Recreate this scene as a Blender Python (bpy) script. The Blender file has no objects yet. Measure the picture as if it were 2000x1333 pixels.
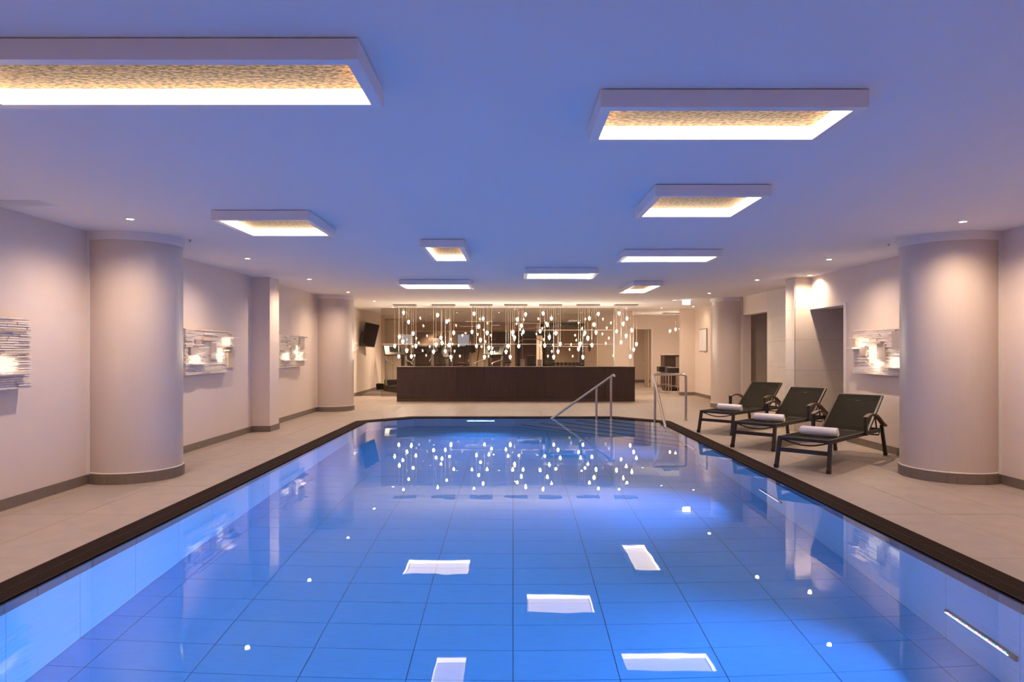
import bpy, bmesh, math, random
from mathutils import Vector, Matrix
random.seed(7)
scene = bpy.context.scene
COL = scene.collection
PI = math.pi
# ------------------------------------------------------------------ camera, world, exposure
EYE = 1.5
cam_d = bpy.data.cameras.new('camera'); cam = bpy.data.objects.new('camera', cam_d); COL.objects.link(cam)
cam.location = (0, 0, EYE); cam.rotation_euler = (PI/2, 0, 0)
cam_d.sensor_width = 36; cam_d.lens = 24.0; cam_d.shift_x = -0.001; cam_d.shift_y = 0.00825
cam_d.clip_start = 0.05; cam_d.clip_end = 120
scene.camera = cam
w = bpy.data.worlds.new('world'); scene.world = w; w.use_nodes = True
w.node_tree.nodes['Background'].inputs[0].default_value = (0.5, 0.45, 0.5, 1)
w.node_tree.nodes['Background'].inputs[1].default_value = 0.02
vs = scene.view_settings
vs.view_transform = 'Standard'; vs.look = 'None'; vs.gamma = 1; vs.use_curve_mapping = False
vs.exposure = 1.2
cy = scene.cycles
cy.sample_clamp_indirect = 6.0; cy.max_bounces = 10; cy.diffuse_bounces = 5; cy.glossy_bounces = 5
cy.transmission_bounces = 8; cy.transparent_max_bounces = 12
cy.use_denoising = True
DOWN_W = 64.0
PANEL_W = 4.5         # watts per square metre of glowing ceiling panel          # watts of one recessed downlight
CLUSTER_W = 7.0
POOL_W = 24.0         # watts of one underwater light bar
WARM = (1.0, 0.75, 0.54); BLUE = (0.09, 0.34, 1.0)

# ------------------------------------------------------------------ materials
def nt(name):
    m = bpy.data.materials.new(name); m.use_nodes = True
    return m, m.node_tree, m.node_tree.nodes['Principled BSDF']
def mat(name, col, rough=0.5, metal=0.0, bump=0.0, bscale=60, var=0.0, vscale=6, stretch=(1,1,1), spec=None, emit=None, es=0.0, coat=0.0):
    m, t, b = nt(name)
    b.inputs['Base Color'].default_value = (*col, 1); b.inputs['Roughness'].default_value = rough
    b.inputs['Metallic'].default_value = metal
    if spec is not None: b.inputs['Specular IOR Level'].default_value = spec
    if coat: b.inputs['Coat Weight'].default_value = coat; b.inputs['Coat Roughness'].default_value = 0.15
    if emit: b.inputs['Emission Color'].default_value = (*emit, 1); b.inputs['Emission Strength'].default_value = es
    if bump or var:
        tc = t.nodes.new('ShaderNodeTexCoord'); mp = t.nodes.new('ShaderNodeMapping')
        mp.inputs['Scale'].default_value = stretch
        t.links.new(tc.outputs['Object'], mp.inputs['Vector'])
    if var:
        n = t.nodes.new('ShaderNodeTexNoise'); n.inputs['Scale'].default_value = vscale; n.inputs['Detail'].default_value = 6
        t.links.new(mp.outputs[0], n.inputs['Vector'])
        r = t.nodes.new('ShaderNodeMapRange'); r.inputs[1].default_value = 0.3; r.inputs[2].default_value = 0.7
        r.inputs[3].default_value = 1 - var; r.inputs[4].default_value = 1 + var
        t.links.new(n.outputs[0], r.inputs[0])
        mx = t.nodes.new('ShaderNodeMix'); mx.data_type = 'RGBA'; mx.blend_type = 'MULTIPLY'; mx.inputs[0].default_value = 1
        mx.inputs[6].default_value = (*col, 1)
        t.links.new(r.outputs[0], mx.inputs[7]); t.links.new(mx.outputs[2], b.inputs['Base Color'])
    if bump:
        n2 = t.nodes.new('ShaderNodeTexNoise'); n2.inputs['Scale'].default_value = bscale; n2.inputs['Detail'].default_value = 4
        t.links.new(mp.outputs[0], n2.inputs['Vector'])
        bp = t.nodes.new('ShaderNodeBump'); bp.inputs['Strength'].default_value = bump; bp.inputs['Distance'].default_value = 0.01
        t.links.new(n2.outputs[0], bp.inputs['Height']); t.links.new(bp.outputs[0], b.inputs['Normal'])
    return m
def emis(name, col, s):
    m = bpy.data.materials.new(name); m.use_nodes = True; t = m.node_tree; t.nodes.clear()
    e = t.nodes.new('ShaderNodeEmission'); o = t.nodes.new('ShaderNodeOutputMaterial')
    e.inputs[0].default_value = (*col, 1); e.inputs[1].default_value = s
    t.links.new(e.outputs[0], o.inputs[0]); return m
def see_through(name, col, alpha, rough=0.0, ior=1.45, fres=True):
    """clear pane: transparent with a fresnel reflection"""
    m = bpy.data.materials.new(name); m.use_nodes = True; t = m.node_tree; t.nodes.clear()
    tr = t.nodes.new('ShaderNodeBsdfTransparent'); tr.inputs[0].default_value = (*col, 1)
    gl = t.nodes.new('ShaderNodeBsdfGlossy'); gl.inputs['Roughness'].default_value = rough
    mx = t.nodes.new('ShaderNodeMixShader'); o = t.nodes.new('ShaderNodeOutputMaterial')
    if fres:
        f = t.nodes.new('ShaderNodeFresnel'); f.inputs[0].default_value = ior; t.links.new(f.outputs[0], mx.inputs[0])
    else: mx.inputs[0].default_value = alpha
    t.links.new(tr.outputs[0], mx.inputs[1]); t.links.new(gl.outputs[0], mx.inputs[2]); t.links.new(mx.outputs[0], o.inputs[0])
    return m
M = {}
M['plaster'] = mat('wall_plaster', (0.76, 0.64, 0.55), 0.75, bump=0.03, bscale=120, var=0.015)
M['ceiling'] = mat('ceiling_paint', (0.80, 0.77, 0.76), 0.85, bump=0.02, bscale=90)
M['column'] = mat('column_laminate', (0.62, 0.52, 0.45), 0.28, bump=0.012, bscale=8, stretch=(26, 26, 0.3), var=0.03, vscale=10, spec=0.45)
M['cap'] = mat('column_trim', (0.74, 0.68, 0.65), 0.5)
M['skirt'] = mat('skirting_tile', (0.20, 0.155, 0.125), 0.55, var=0.06, vscale=12, bump=0.05, bscale=80)
M['deck'] = mat('deck_tile', (0.40, 0.325, 0.275), 0.5, var=0.07, vscale=5, bump=0.05, bscale=140, stretch=(1, 1, 1))
M['deck2'] = mat('deck_tile_b', (0.385, 0.315, 0.27), 0.5, var=0.07, vscale=4, bump=0.05, bscale=140)
M['grout'] = mat('grout', (0.20, 0.16, 0.14), 0.9)
M['pgrout'] = mat('pool_grout', (0.12, 0.17, 0.26), 0.9)
M['grate'] = mat('grate_plastic', (0.030, 0.014, 0.011), 0.75, spec=0.15)
M['grate_gap'] = mat('channel_dark', (0.010, 0.005, 0.004), 0.9, spec=0.1)
M['ptile'] = mat('pool_tile', (0.14, 0.46, 0.78), 0.4, var=0.06, vscale=5, bump=0.10, bscale=22, stretch=(1.2, 14, 14))
M['pwall'] = mat('pool_wall_tile', (0.50, 0.66, 0.76), 0.4, var=0.10, vscale=3, bump=0.04, bscale=10, stretch=(1, 1.5, 22))  # same tile as the floor; the walls' stronger light is painted in paler
M['coping'] = mat('coping_tile', (0.13, 0.12, 0.14), 0.4, var=0.08, vscale=9)
M['nosing'] = mat('step_nosing', (0.03, 0.03, 0.04), 0.5)
M['wood'] = mat('dark_veneer', (0.060, 0.032, 0.026), 0.42, var=0.30, vscale=5, stretch=(9, 9, 0.35))
M['wood2'] = mat('dark_veneer_b', (0.052, 0.028, 0.024), 0.42, var=0.28, vscale=5, stretch=(9, 9, 0.35))
M['steel'] = mat('brushed_steel', (0.62, 0.56, 0.54), 0.24, 1.0)
M['lframe'] = mat('lounger_frame', (0.022, 0.014, 0.012), 0.45, 0.0)
M['armwood'] = mat('arm_wood', (0.10, 0.050, 0.035), 0.5, var=0.1, vscale=10)
M['towel'] = mat('terry_towel', (0.93, 0.89, 0.90), 0.95, bump=0.5, bscale=260)
M['white'] = mat('white_lacquer', (0.80, 0.76, 0.76), 0.28)
M['black'] = mat('black_plastic', (0.018, 0.016, 0.016), 0.3)
M['screen'] = mat('screen_glass', (0.010, 0.010, 0.011), 0.06, spec=0.8)
M['dark'] = mat('dark_metal', (0.03, 0.026, 0.025), 0.35, 0.6)
M['grey'] = mat('grey_metal', (0.35, 0.32, 0.30), 0.35, 0.7)
M['stone'] = mat('split_stone', (0.80, 0.70, 0.63), 0.6, var=0.14, vscale=18, bump=0.35, bscale=60, stretch=(1, 1, 3))
M['plate'] = mat('stone_plate', (0.42, 0.33, 0.30), 0.5, var=0.05)
M['plate2'] = mat('sand_plate', (0.62, 0.46, 0.34), 0.5, var=0.05)
M['tilewall'] = mat('wall_tile_beige', (0.66, 0.58, 0.50), 0.5, var=0.05, vscale=4, bump=0.03, bscale=60)
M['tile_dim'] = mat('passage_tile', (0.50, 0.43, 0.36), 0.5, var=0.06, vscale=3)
M['doorw'] = mat('door_beige', (0.62, 0.50, 0.38), 0.45)
M['gymwall'] = mat('gym_tan', (0.56, 0.43, 0.32), 0.7)
M['gymdark'] = mat('gym_brown', (0.085, 0.050, 0.042), 0.5, var=0.1, vscale=2)
M['mirror'] = mat('mirror', (0.55, 0.47, 0.42), 0.04, 1.0)
M['rubber'] = mat('gym_floor', (0.12, 0.09, 0.075), 0.6)
M['leather'] = mat('black_leather', (0.022, 0.016, 0.014), 0.4)
M['paper'] = mat('paper', (0.78, 0.74, 0.72), 0.6)
M['panel_print'] = mat('notice_print', (0.60, 0.56, 0.55), 0.6)
M['led_hot'] = emis('panel_tube', (1.0, 0.80, 0.55), 4.0)
M['down'] = emis('downlight_lens', (1.0, 0.84, 0.66), 14.0)
M['bulb'] = emis('drop_core', (1.0, 0.82, 0.62), 16.0)
M['exit'] = emis('emergency_lens', (0.92, 0.97, 1.0), 4.0)
M['glow'] = emis('sculpture_lit_stone', (1.0, 0.84, 0.60), 0.62)  # emission standing in for lamplight on the relief's stone
M['led_w'] = emis('led_lens', (0.75, 0.66, 1.0), 0.85)
M['led_g'] = emis('led_green', (0.05, 0.62, 0.60), 0.8)
M['led_p'] = emis('led_pink', (0.80, 0.36, 0.75), 0.75)
M['gymlight'] = emis('gym_window_light', (0.85, 0.80, 0.95), 0.22)
M['glass'] = see_through('partition_glass', (0.86, 0.84, 0.80), 0, 0.0)
M['dropglass'] = see_through('drop_glass', (1, 0.98, 0.95), 0, 0.05)
M['cordm'] = mat('cord_fibre', (0.75, 0.62, 0.48), 0.5)
M['frost'] = mat('frosted_line', (0.75, 0.66, 0.58), 0.6)
M['sling'] = see_through('sling_mesh_raw', (0, 0, 0), 0)
def sling():
    m = bpy.data.materials.new('sling_mesh'); m.use_nodes = True; t = m.node_tree
    b = t.nodes['Principled BSDF']; b.inputs['Base Color'].default_value = (0.026, 0.023, 0.017, 1); b.inputs['Roughness'].default_value = 0.9; b.inputs['Specular IOR Level'].default_value = 0.12
    tr = t.nodes.new('ShaderNodeBsdfTransparent'); mx = t.nodes.new('ShaderNodeMixShader'); mx.inputs[0].default_value = 0.87
    o = t.nodes['Material Output']
    t.links.new(tr.outputs[0], mx.inputs[1]); t.links.new(b.outputs[0], mx.inputs[2]); t.links.new(mx.outputs[0], o.inputs[0])
    return m
M['sling'] = sling()
def hammered():
    m, t, b = nt('hammered_panel')
    tc = t.nodes.new('ShaderNodeTexCoord'); mp = t.nodes.new('ShaderNodeMapping'); mp.inputs['Scale'].default_value = (0.7, 1, 1)
    n = t.nodes.new('ShaderNodeTexNoise'); n.inputs['Scale'].default_value = 55; n.inputs['Detail'].default_value = 4
    r = t.nodes.new('ShaderNodeValToRGB')
    r.color_ramp.elements[0].position = 0.38; r.color_ramp.elements[0].color = (0.07, 0.022, 0.007, 1)
    r.color_ramp.elements[1].position = 0.60; r.color_ramp.elements[1].color = (0.44, 0.22, 0.085, 1)
    t.links.new(tc.outputs['Object'], mp.inputs[0]); t.links.new(mp.outputs[0], n.inputs['Vector']); t.links.new(n.outputs[0], r.inputs[0])
    t.links.new(r.outputs[0], b.inputs['Base Color'])
    bp = t.nodes.new('ShaderNodeBump'); bp.inputs['Strength'].default_value = 0.8; bp.inputs['Distance'].default_value = 0.012
    t.links.new(n.outputs[0], bp.inputs['Height']); t.links.new(bp.outputs[0], b.inputs['Normal'])
    b.inputs['Roughness'].default_value = 0.5; b.inputs['Specular IOR Level'].default_value = 0.15
    return m
M['hammer'] = hammered()
def water_mat():
    m, t, b = nt('pool_water')
    b.inputs['Base Color'].default_value = (0.70, 0.90, 1.0, 1); b.inputs['Roughness'].default_value = 0.0
    b.inputs['IOR'].default_value = 1.333; b.inputs['Specular IOR Level'].default_value = 0.38; b.inputs['Transmission Weight'].default_value = 1.0
    tc = t.nodes.new('ShaderNodeTexCoord'); n = t.nodes.new('ShaderNodeTexNoise'); n.inputs['Scale'].default_value = 2.2; n.inputs['Detail'].default_value = 2
    bp = t.nodes.new('ShaderNodeBump'); bp.inputs['Strength'].default_value = 0.012; bp.inputs['Distance'].default_value = 0.05
    t.links.new(tc.outputs['Object'], n.inputs['Vector']); t.links.new(n.outputs[0], bp.inputs['Height']); t.links.new(bp.outputs[0], b.inputs['Normal'])
    return m
M['water'] = water_mat()

# ------------------------------------------------------------------ mesh helpers
class MB:
    def __init__(s): s.v = []; s.f = []; s.mi = []; s.cur = 0
    def add(s, vs_, fs):
        o = len(s.v); s.v += [tuple(p) for p in vs_]
        for f in fs: s.f.append(tuple(i + o for i in f)); s.mi.append(s.cur)
        return s
    def box(s, x0, x1, y0, y1, z0, z1, mtx=None):
        p = [Vector((x, y, z)) for z in (z0, z1) for y in (y0, y1) for x in (x0, x1)]
        if mtx: p = [mtx @ q for q in p]
        return s.add(p, [(0,2,3,1),(4,5,7,6),(0,1,5,4),(2,6,7,3),(0,4,6,2),(1,3,7,5)])
    def bevbox(s, x0, x1, y0, y1, z0, z1, c, mtx=None):
        """box with chamfered vertical-ish edges on all sides"""
        bm = bmesh.new(); bmesh.ops.create_cube(bm, size=1)
        for v in bm.verts: v.co = Vector(((x0+x1)/2 + v.co.x*(x1-x0), (y0+y1)/2 + v.co.y*(y1-y0), (z0+z1)/2 + v.co.z*(z1-z0)))
        bmesh.ops.bevel(bm, geom=bm.edges[:], offset=c, segments=2, affect='EDGES', profile=0.6)
        bm.verts.index_update()
        p = [mtx @ v.co if mtx else v.co.copy() for v in bm.verts]; f = [tuple(v.index for v in fc.verts) for fc in bm.faces]
        bm.free(); return s.add(p, f)
    def tube(s, pts, r, n=10, cap=True):
        pts = [Vector(p) for p in pts]; k = len(pts); rings = []
        up = None
        for i, p in enumerate(pts):
            d = ((pts[min(i+1, k-1)] - pts[max(i-1, 0)])).normalized()
            if up is None:
                up = Vector((0, 0, 1)) if abs(d.z) < 0.9 else Vector((1, 0, 0))
            a = d.cross(up).normalized(); up = a.cross(d).normalized()
            rr = r[i] if isinstance(r, (list, tuple)) else r
            rings.append([p + (a*math.cos(2*PI*j/n) + up*math.sin(2*PI*j/n))*rr for j in range(n)])
        vs_ = [q for ring in rings for q in ring]; fs = []
        for i in range(k-1):
            for j in range(n):
                fs.append((i*n+j, i*n+(j+1) % n, (i+1)*n+(j+1) % n, (i+1)*n+j))
        if cap: fs.append(tuple(range(n-1, -1, -1))); fs.append(tuple((k-1)*n+j for j in range(n)))
        return s.add(vs_, fs)
    def rect_bar(s, a, b, wd, ht, side=None):
        """rectangular bar from a to b"""
        a = Vector(a); b = Vector(b); d = (b-a).normalized()
        sd = Vector(side) if side else (Vector((0,0,1)).cross(d) if abs(d.z) < 0.95 else Vector((1,0,0)))
        sd = (sd - d*sd.dot(d)).normalized(); u = d.cross(sd)
        p = [q + sd*i*wd/2 + u*j*ht/2 for q in (a, b) for j in (-1, 1) for i in (-1, 1)]
        return s.add(p, [(0,1,3,2),(4,6,7,5),(0,4,5,1),(2,3,7,6),(0,2,6,4),(1,5,7,3)])
    def ribbon(s, pts, wd, th, side=(0,1,0)):
        pts = [Vector(p) for p in pts]; sd = Vector(side); k = len(pts); vs_ = []; fs = []
        for i, p in enumerate(pts):
            d = (pts[min(i+1,k-1)] - pts[max(i-1,0)]).normalized(); u = d.cross(sd).normalized()
            vs_ += [p - sd*wd/2 - u*th/2, p + sd*wd/2 - u*th/2, p + sd*wd/2 + u*th/2, p - sd*wd/2 + u*th/2]
        for i in range(k-1):
            for j in range(4): fs.append((i*4+j, i*4+(j+1)%4, (i+1)*4+(j+1)%4, (i+1)*4+j))
        fs.append((3,2,1,0)); fs.append(tuple((k-1)*4+j for j in range(4)))
        return s.add(vs_, fs)
    def lathe(s, prof, n=24, c=(0,0,0), a0=0, a1=2*PI):
        full = abs(a1-a0-2*PI) < 1e-6; m = n if full else n+1
        vs_ = [(c[0]+r*math.cos(a0+(a1-a0)*j/n), c[1]+r*math.sin(a0+(a1-a0)*j/n), c[2]+z) for r, z in prof for j in range(m)]
        fs = []
        for i in range(len(prof)-1):
            for j in range(n):
                k = (j+1) % m if full else j+1
                fs.append((i*m+j, i*m+k, (i+1)*m+k, (i+1)*m+j))
        return s.add(vs_, fs)
    def poly(s, pts, z0, z1):
        n = len(pts); vs_ = [(x, y, z0) for x, y in pts] + [(x, y, z1) for x, y in pts]
        return s.add(vs_, [tuple(range(n-1,-1,-1)), tuple(range(n, 2*n))] + [(i, (i+1)%n, n+(i+1)%n, n+i) for i in range(n)])
    def mesh(s, name, m, smooth=False):
        me = bpy.data.meshes.new(name); me.from_pydata(s.v, [], s.f)
        for q in (m if isinstance(m, (list, tuple)) else [m]): me.materials.append(q)
        if any(s.mi): me.polygons.foreach_set('material_index', s.mi)
        if smooth:
            me.polygons.foreach_set('use_smooth', [True]*len(me.polygons))
            me.update()
            try: me.set_sharp_from_angle(angle=math.radians(40))
            except Exception: pass
        me.update(); return me
    def build(s, name, m, parent=None, smooth=False, label=None, kind=None, loc=None):
        o = bpy.data.objects.new(name, s.mesh(name, m, smooth)); COL.objects.link(o)
        if parent: o.parent = parent
        if loc: o.location = loc
        if label: o['label'] = label
        if kind: o['kind'] = kind
        return o
def place(name, me, parent, loc=(0,0,0), rz=0, kind=None):
    o = bpy.data.objects.new(name, me); COL.objects.link(o); o.parent = parent; o.location = loc; o.rotation_euler = (0,0,rz)
    if kind: o['kind'] = kind
    return o
def tag(o, label, cat, group=None, kind=None):
    o['label'] = label; o['category'] = cat
    if group: o['group'] = group
    if kind: o['kind'] = kind
    return o
def thing(name, label, cat, loc=(0,0,0), rz=0, group=None):
    o = bpy.data.objects.new(name, None); COL.objects.link(o); o.empty_display_size = 0.1
    o.location = loc; o.rotation_euler = (0,0,rz); return tag(o, label, cat, group)
def struct(name, mb, m, smooth=False):
    return mb.build(name, m, None, smooth, kind='structure')
def copy_tree(o, parent=None):
    c = o.copy(); COL.objects.link(c); c.parent = parent
    for ch in list(o.children): copy_tree(ch, c)
    return c
def lamp(name, kind, parent, loc, rot, energy, col, **kw):
    d = bpy.data.lights.new(name, kind); d.energy = energy; d.color = col
    for k, v in kw.items(): setattr(d, k, v)
    o = bpy.data.objects.new(name, d); COL.objects.link(o); o.parent = parent; o.location = loc; o.rotation_euler = rot
    return o

# ------------------------------------------------------------------ room dimensions
HC = 2.82; XL = -4.75; XL2 = -5.07; XR = 5.45; XR2 = 5.78; XR3 = 5.95
PX = 3.03; PO = 3.29; Y0 = 0.9; PY1 = 14.2; PY2 = 15.05      # pool half width, grate outer edge, near end, chamfer start, far end
OY1 = 14.3; OY2 = 15.3; CX_ = 2.15; OX = 2.28
YB = 27.0; YG = 33.0; YN = -3.0
pool_in = [(-PX, Y0), (PX, Y0), (PX, PY1), (CX_, PY2), (-CX_, PY2), (-PX, PY1)]
pool_out = [(-PO, Y0-.27), (PO, Y0-.27), (PO, OY1), (OX, OY2), (-OX, OY2), (-PO, OY1)]
DEPTH = 1.45

# ------------------------------------------------------------------ floor with deck tiles
b = MB(); ZS = -0.006
b.box(-8.5, -PO, YN-.3, OY2, -0.25, ZS); b.box(PO, 9.5, YN-.3, OY2, -0.25, ZS)
b.box(-PO, PO, YN-.3, Y0-.27, -0.25, ZS); b.box(-8.5, 9.5, OY2, YG+.3, -0.25, ZS)
b.poly([(OX, OY2), (PO, OY1), (PO, OY2)], -0.25, ZS); b.poly([(-OX, OY2), (-PO, OY2), (-PO, OY1)], -0.25, ZS)
floor = struct('floor', b, M['grout'])
G = 0.004
def deck_tile(x0, x1, y0, y1):
    dz = random.uniform(-.0006, .0006)
    MB().box(x0+G/2, x1-G/2, y0+G/2, y1-G/2, -0.006, 0.0+dz).build('tile', M['deck'] if random.random() < .6 else M['deck2'], floor)
TL = 1.3
for k in range(14):
    y1 = OY2 - k*TL; y0 = max(y1-TL, YN)
    if y1 <= YN: break
    for x0, x1 in ((-4.75, -4.59), (-4.59, -3.94), (-3.94, -PO)): deck_tile(x0, x1, y0, y1)
    for x0, x1 in ((PO, 3.90), (3.90, 4.55), (4.55, 5.20), (5.20, 5.85)): deck_tile(x0, x1, y0, y1)
for sx in (-1, 1):
    p = [(OX, OY2), (PO, OY1), (PO, OY2)] if sx > 0 else [(-OX, OY2), (-PO, OY2), (-PO, OY1)]
    MB().poly(p, -0.006, 0).build('tile', M['deck'], floor)
for r in range(6):
    y0 = OY2 + r*TL; x = -5.2 + (0.33 if r % 2 else 0)
    while x < 6.3:
        deck_tile(x, x+.65, y0, y0+TL); x += .65
b = MB(); b.box(-8.5, 9.5, OY2+6*TL+.004, YG+.3, -0.006, 0); b.box(-8.5,-5.2,OY2,OY2+6*TL,-.006,0); b.box(6.95,9.5,YN,OY2+6*TL,-.006,0); b.box(5.85,6.95,YN,OY2,-.006,0)
b.box(-PO, PO, YN, Y0-.275, -0.006, 0)
b.build('deck_surface', M['deck'], floor)

# ------------------------------------------------------------------ pool: floor, walls, coping, grate, water
b = MB(); b.box(-PX-.05, PX+.05, Y0-.05, PY2+.05, -DEPTH-.12, -DEPTH-.008)
pool_floor = struct('pool_floor', b, M['pgrout'])
TW, TD = 0.695, 0.35
ty0 = 4.779 - TD*10
tile_me = [MB().box(0.003, TW-.003, 0.003, TD-.003, -.008, 0).mesh('tile', M['ptile']) for _ in range(1)]
cnt = 0; rest = MB(); cols = []
xs = [k*TW for k in range(-5, 5)]
for r in range(0, 42):
    y0 = ty0 + r*TD
    if y0 > PY2: break
    for x0 in xs:
        x1 = x0 + TW
        a0, a1 = max(x0, -PX), min(x1, PX)
        if a1 - a0 < .02: continue
        if y0 >= 3.3 and cnt < 298:
            if (a0, a1) == (x0, x1): place('tile', tile_me[0], pool_floor, (x0, y0, -DEPTH))
            else: MB().box(a0+.003, a1-.003, y0+.003, y0+TD-.003, -DEPTH-.008, -DEPTH).build('tile', M['ptile'], pool_floor)
            cnt += 1
        else:
            rest.box(a0+.003, a1-.003, max(y0, Y0)+.003, max(min(y0+TD, PY2), Y0+.01)-.003, -DEPTH-.008, -DEPTH)
rest.build('tile_field', M['ptile'], pool_floor, kind='stuff')
# walls, each as a slab with tiles proud of it
def seg_wall(name, p, q):
    p = Vector((*p, 0)); q = Vector((*q, 0)); d = (q-p); L = d.length; ang = math.atan2(d.y, d.x)
    # local: x along the wall, +y towards the water
    root = MB().box(-.02, L+.02, -.25, -.012, -DEPTH-.1, -.035).build(name, M['pgrout'], None, kind='structure')
    root.location = p; root.rotation_euler = (0, 0, ang)
    return root, L
walls = []
ring = [(PX, Y0), (PX, PY1), (CX_, PY2), (-CX_, PY2), (-PX, PY1), (-PX, Y0)]
names = ['pool_wall_right', 'pool_wall_right_corner', 'pool_wall_back', 'pool_wall_left_corner', 'pool_wall_left', 'pool_wall_front']
for i, nm in enumerate(names):
    p, q = ring[i], ring[(i+1) % 6]
    root, L = seg_wall(nm, p, q)
    # interior is to the left of travel direction -> local +y
    off = 0.0
    if nm == 'pool_wall_right': off = (4.779 - Y0) % .70
    if nm == 'pool_wall_left': off = (PY1 - 4.779) % .70
    x = off - .70
    while x < L:
        a, c = max(x, 0)+.002, min(x+.70, L)-.002
        if c - a > .02: MB().box(a, c, -.012, 0, -DEPTH+.002, -.205).build('tile', M['pwall'], root)
        x += .70
    off = {'pool_wall_right': (4.33-Y0) % .284, 'pool_wall_left': (PY1-4.33) % .284}.get(nm, 0)
    x = off - .284
    while x < L:
        a, c = max(x, 0)+.0025, min(x+.284, L)-.0025
        if c - a > .01: MB().box(a, c, -.012, .014, -.200, -.012).build('coping_tile', M['coping'], root)
        x += .284
    walls.append(root)
# overflow grate: dark channel with cross bars
def off_pt(a, c, t): return (a[0]+(c[0]-a[0])*t, a[1]+(c[1]-a[1])*t)
out_ring = [(PO, Y0-.27), (PO, OY1), (OX, OY2), (-OX, OY2), (-PO, OY1), (-PO, Y0-.27)]
b = MB(); bars = MB()
for i in range(6):
    a, c = ring[i], ring[(i+1) % 6]; A, Cc = out_ring[i], out_ring[(i+1) % 6]
    b.poly([a, A, Cc, c], -.034, -.020)
    n = int((Vector(c)-Vector(a)).length/.030)
    for k in range(n):
        t0, t1 = (k+.12)/n, (k+.72)/n
        bars.poly([off_pt(a, c, t0), off_pt(A, Cc, t0), off_pt(A, Cc, t1), off_pt(a, c, t1)], -.020, .002)
    for s0, s1 in ((0, .05), (.95, 1.0), (.47, .51)):
        e = lambda P, Q, s: (P[0]+(Q[0]-P[0])*s, P[1]+(Q[1]-P[1])*s)
        bars.poly([e(a, A, s0), e(a, A, s1), e(c, Cc, s1), e(c, Cc, s0)], -.020, .0025)
grate = b.build('trim_1', M['grate_gap'], None, kind='structure')
bars.build('grate_bars', M['grate'], grate, kind='stuff')
# water
b = MB(); n = len(pool_in); b.add([(x*1.0, y, -.010) for x, y in pool_in], [tuple(range(n))])
wtr = b.build('pool_water', M['water'])
tag(wtr, 'still clear blue water filling the pool to deck level', 'water', kind='stuff')

# corner staircase under water (diagonal flights into the far right corner)
st = thing('pool_stairs', 'tiled underwater steps with dark nosings in the far right pool corner', 'stairs', (0, 0, 0))
CXc, CYc = PX-.003, PY2-.003
for k in range(5):
    L = 3.0 - .42*k if True else 0
    a = 1.02 + (4-k)*.33; z = -.22 - .25*(4-k)
    ax = a*1.22; ay = a*1.0
    # step k: triangle clipped by the chamfer
    pts = [(CXc-ax, PY2-.03), (PX-.03, PY2-.85-ay), (PX-.03, PY1-.03), (CX_-.03, PY2-.03)]
    bot = -DEPTH if k == 0 else z-.25
    m = MB(); m.poly(pts, bot, z); s_ = m.build('step', M['pwall'], st)
    p, q = Vector((*pts[0], z)), Vector((*pts[1], z)); d = (q-p).normalized(); nrm = Vector((-d.y, d.x, 0))
    nn = MB(); nn.rect_bar(p + nrm*.02, q + nrm*.02, .045, .03); nn.build('nosing', M['nosing'], s_)

# ------------------------------------------------------------------ walls and ceiling
def wallbox(name, x0, x1, y0, y1, z0=0, z1=HC, m='plaster'):
    return struct(name, MB().box(x0, x1, y0, y1, z0, z1), M[m])
struct('ceiling', MB().box(-8.5, 9.5, YN-.3, YG+.3, HC, HC+.2), M['ceiling'])
wallbox('wall_left', XL-.4, XL, YN, 17.0)
wallbox('wall_left_far', XL2-.3, XL2, 17.0, YB)
wallbox('wall_right', XR, XR+.3, YN, 11.18)
wallbox('wall_right_lintel', XR, XR+.3, 11.18, 12.5, 2.23, HC)
wallbox('wall_front', XL-.4, 9.4, YN-.3, YN)
# tiled return wall that faces the camera behind the loungers
wr = wallbox('wall_right_return', 5.16, 7.6, 12.5, 12.9, m='grout')
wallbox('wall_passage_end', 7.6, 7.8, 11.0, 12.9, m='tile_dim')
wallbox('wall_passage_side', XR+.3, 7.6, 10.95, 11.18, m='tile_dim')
zz = [0, .56, 1.12, 1.68, 2.23, HC]
for i in range(5):
    xw = [5.16, 6.2, 7.55] if i < 4 else [5.16, 7.55]
    for j in range(len(xw)-1):
        MB().box(xw[j]+.0015, xw[j+1]-.0015, 12.488, 12.5, zz[i]+.0015, zz[i+1]-.0015).build('tile', M['tilewall'], wr)
for i in range(5):
    MB().box(5.148, 5.16, 12.50, 12.89, zz[i]+.0015, zz[i+1]-.0015).build('tile', M['tilewall'], wr)
# deeper right wall with the passage opening
wd = wallbox('wall_right_deep', XR2, XR2+.2, 12.9, 15.5, m='grout')
for i in range(5):
    for y0, y1 in ((12.9, 14.2), (14.2, 15.5)):
        MB().box(XR2-.012, XR2, y0+.0015, y1-.0015, zz[i]+.0015, zz[i+1]-.0015).build('tile', M['tilewall'], wd)
wallbox('wall_right_deep_lintel', XR2-.012, XR2+.2, 15.5, 17.2, 2.36, HC)
wallbox('wall_right_deep_far', XR2-.012, XR2+.2, 17.15, 17.8)
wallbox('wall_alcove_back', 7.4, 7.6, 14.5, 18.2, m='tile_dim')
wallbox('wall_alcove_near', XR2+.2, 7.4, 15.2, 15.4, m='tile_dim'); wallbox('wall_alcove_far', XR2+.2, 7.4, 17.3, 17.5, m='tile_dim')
wallbox('wall_right_far', XR3, XR3+.3, 17.8, 22.3)
wallbox('wall_right_block', 5.5, 6.6, 22.3, 22.6)
# white trim posts beside the passage opening
struct('trim_2', MB().box(XR-.02, XR+.02, 11.14, 11.22, 0, 2.27).box(XR-.02, XR+.02, 11.22, 12.48, 2.23, 2.27), M['cap'])
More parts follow.
